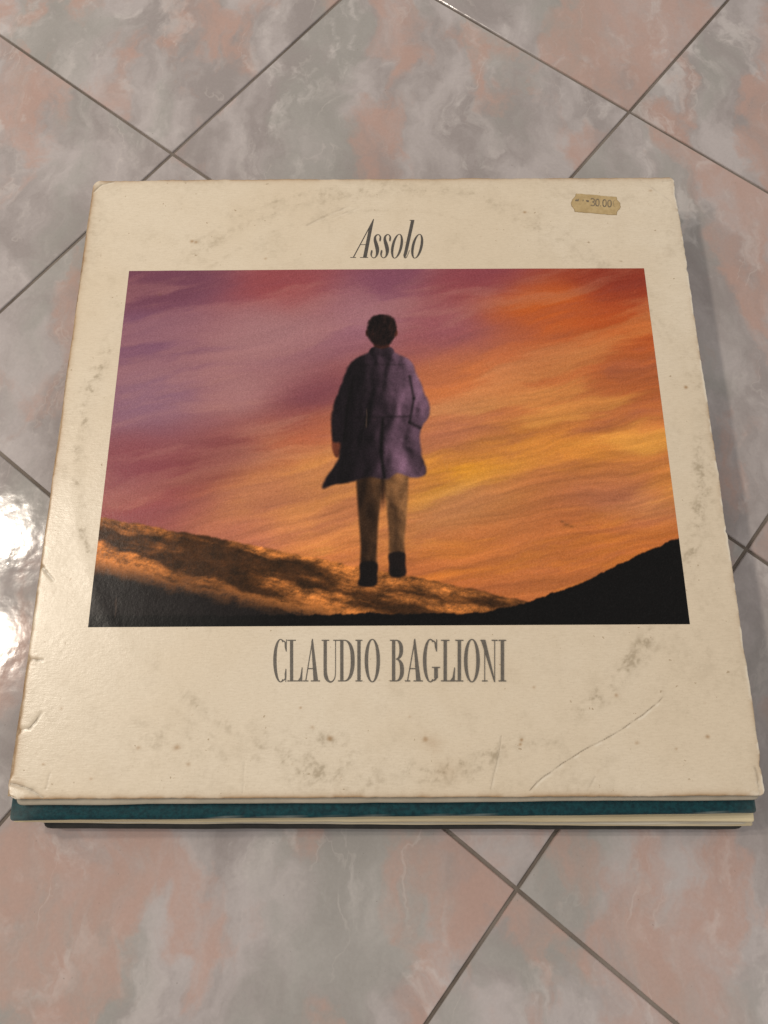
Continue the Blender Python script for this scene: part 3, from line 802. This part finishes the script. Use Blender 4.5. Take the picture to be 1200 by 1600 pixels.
for i, p in enumerate(stk.data.polygons): p.material_index = 1 if i < 2 * nn else 0
stk['label'] = 'small tan price sticker with scalloped ends near the far right corner'
G = Glyphs()
sk = lambda x: (x - 275) * 0.08          # the label is stuck on slightly askew
def zero(x, w=22): G.ring(x + w / 2, 185 + sk(x), w / 2, 20, w / 2 - 4.6, 15.2, n=32, p=2.6)
G.ribbon([(277, 170, 4.5), (286, 166, 5), (295, 171, 5), (295, 179, 5), (286, 184, 4.5)])
G.ribbon([(286, 184, 4.5), (297, 190, 5), (297, 199, 5), (287, 204, 5), (277, 199, 4.5)])
zero(301); G.box(326, 202, 330, 207); zero(338); zero(364)
G.build('price_lettering', STICKINK, stk, cv, 0.00022)
G = Glyphs()
G.ring(402, 191, 9, 18, 5, 14, 90, 270, 16)
G.build('price_lettering', STICKINK2, stk, cv, 0.00022)
G = Glyphs()
G.poly([(195, 180), (201, 167), (206, 180)]); G.poly([(204, 180), (210, 168), (215, 169), (213, 181)])
G.poly([(236, 172), (240, 172), (239, 180), (235, 180)]); G.poly([(250, 174), (268, 176), (267, 185), (256, 183)])
G.build('price_lettering', STICKINK, stk, cv, 0.00022)

# ------------------------------------------------------------------ sleeves underneath
GRP = 'record sleeves stacked on the floor'
def sleeve(label, z0):
    o = empty('record_sleeve', (0, 0, z0)); tag(o, label, 'record sleeve', GRP); return o, (0, 0, z0)

z0, z1 = TOP - 0.0135, TOP - 0.0064
o, b = sleeve('dark teal textured record sleeve directly under the top cover', z0)
zt = z1 - 0.002
slab('front_panel', quad_from_front(at(16, 1282.5, zt), at(1182, 1270.5, zt)), z0 + 0.0012, z1, 0.0020, TEAL, o, b, seed=13, wob=0.0003, corner_r=0.0018, wear_edge=True)
slab('back_panel', quad_from_front(at(19, 1281, z0), at(1179, 1270, z0), S - 0.004), z0, z0 + 0.0010, 0.0004, TEAL, o, b, seed=17, wob=0.0002)

z0, z1 = TOP - 0.0205, TOP - 0.0139
o, b = sleeve('pale cream record sleeve whose front edge shows between the teal and the black sleeves', z0)
zt = z1 - 0.0018
slab('front_panel', quad_from_front(at(22, 1284, zt), at(1177, 1284, zt)), z0 + 0.0034, z1, 0.0014, CREAM, o, b, seed=23, wob=0.0004, corner_r=0.0012)
slab('inner_sleeve', quad_from_front(at(64, 1285, zt - .002), at(1170, 1288, zt - .002), S - 0.02), z0 + 0.0024, z0 + 0.0032, 0.0003, PAPER, o, b, seed=27)
slab('back_panel', quad_from_front(at(64, 1285.5, z0 + .001), at(1176, 1291, z0 + .001)), z0, z0 + 0.0022, 0.0009, CREAM2, o, b, seed=29, wob=0.0004, corner_r=0.0012)

z0, z1 = 0.0003, TOP - 0.0209
o, b = sleeve('black record sleeve with rounded corners at the bottom of the stack', z0)
slab('front_panel', quad_from_front(at(66, 1295, z1 - .001), at(1163, 1296, z1 - .001), 0.310), z0 + 0.0042, z1, 0.0014, BLACK, o, b, seed=33, wob=0.0003, corner_r=0.004)
slab('back_panel', quad_from_front(at(70, 1291, z0 + .002), at(1160, 1293, z0 + .002), 0.306), z0, z0 + 0.0039, 0.0012, BLACK2, o, b, seed=37, wob=0.0003, corner_r=0.004)
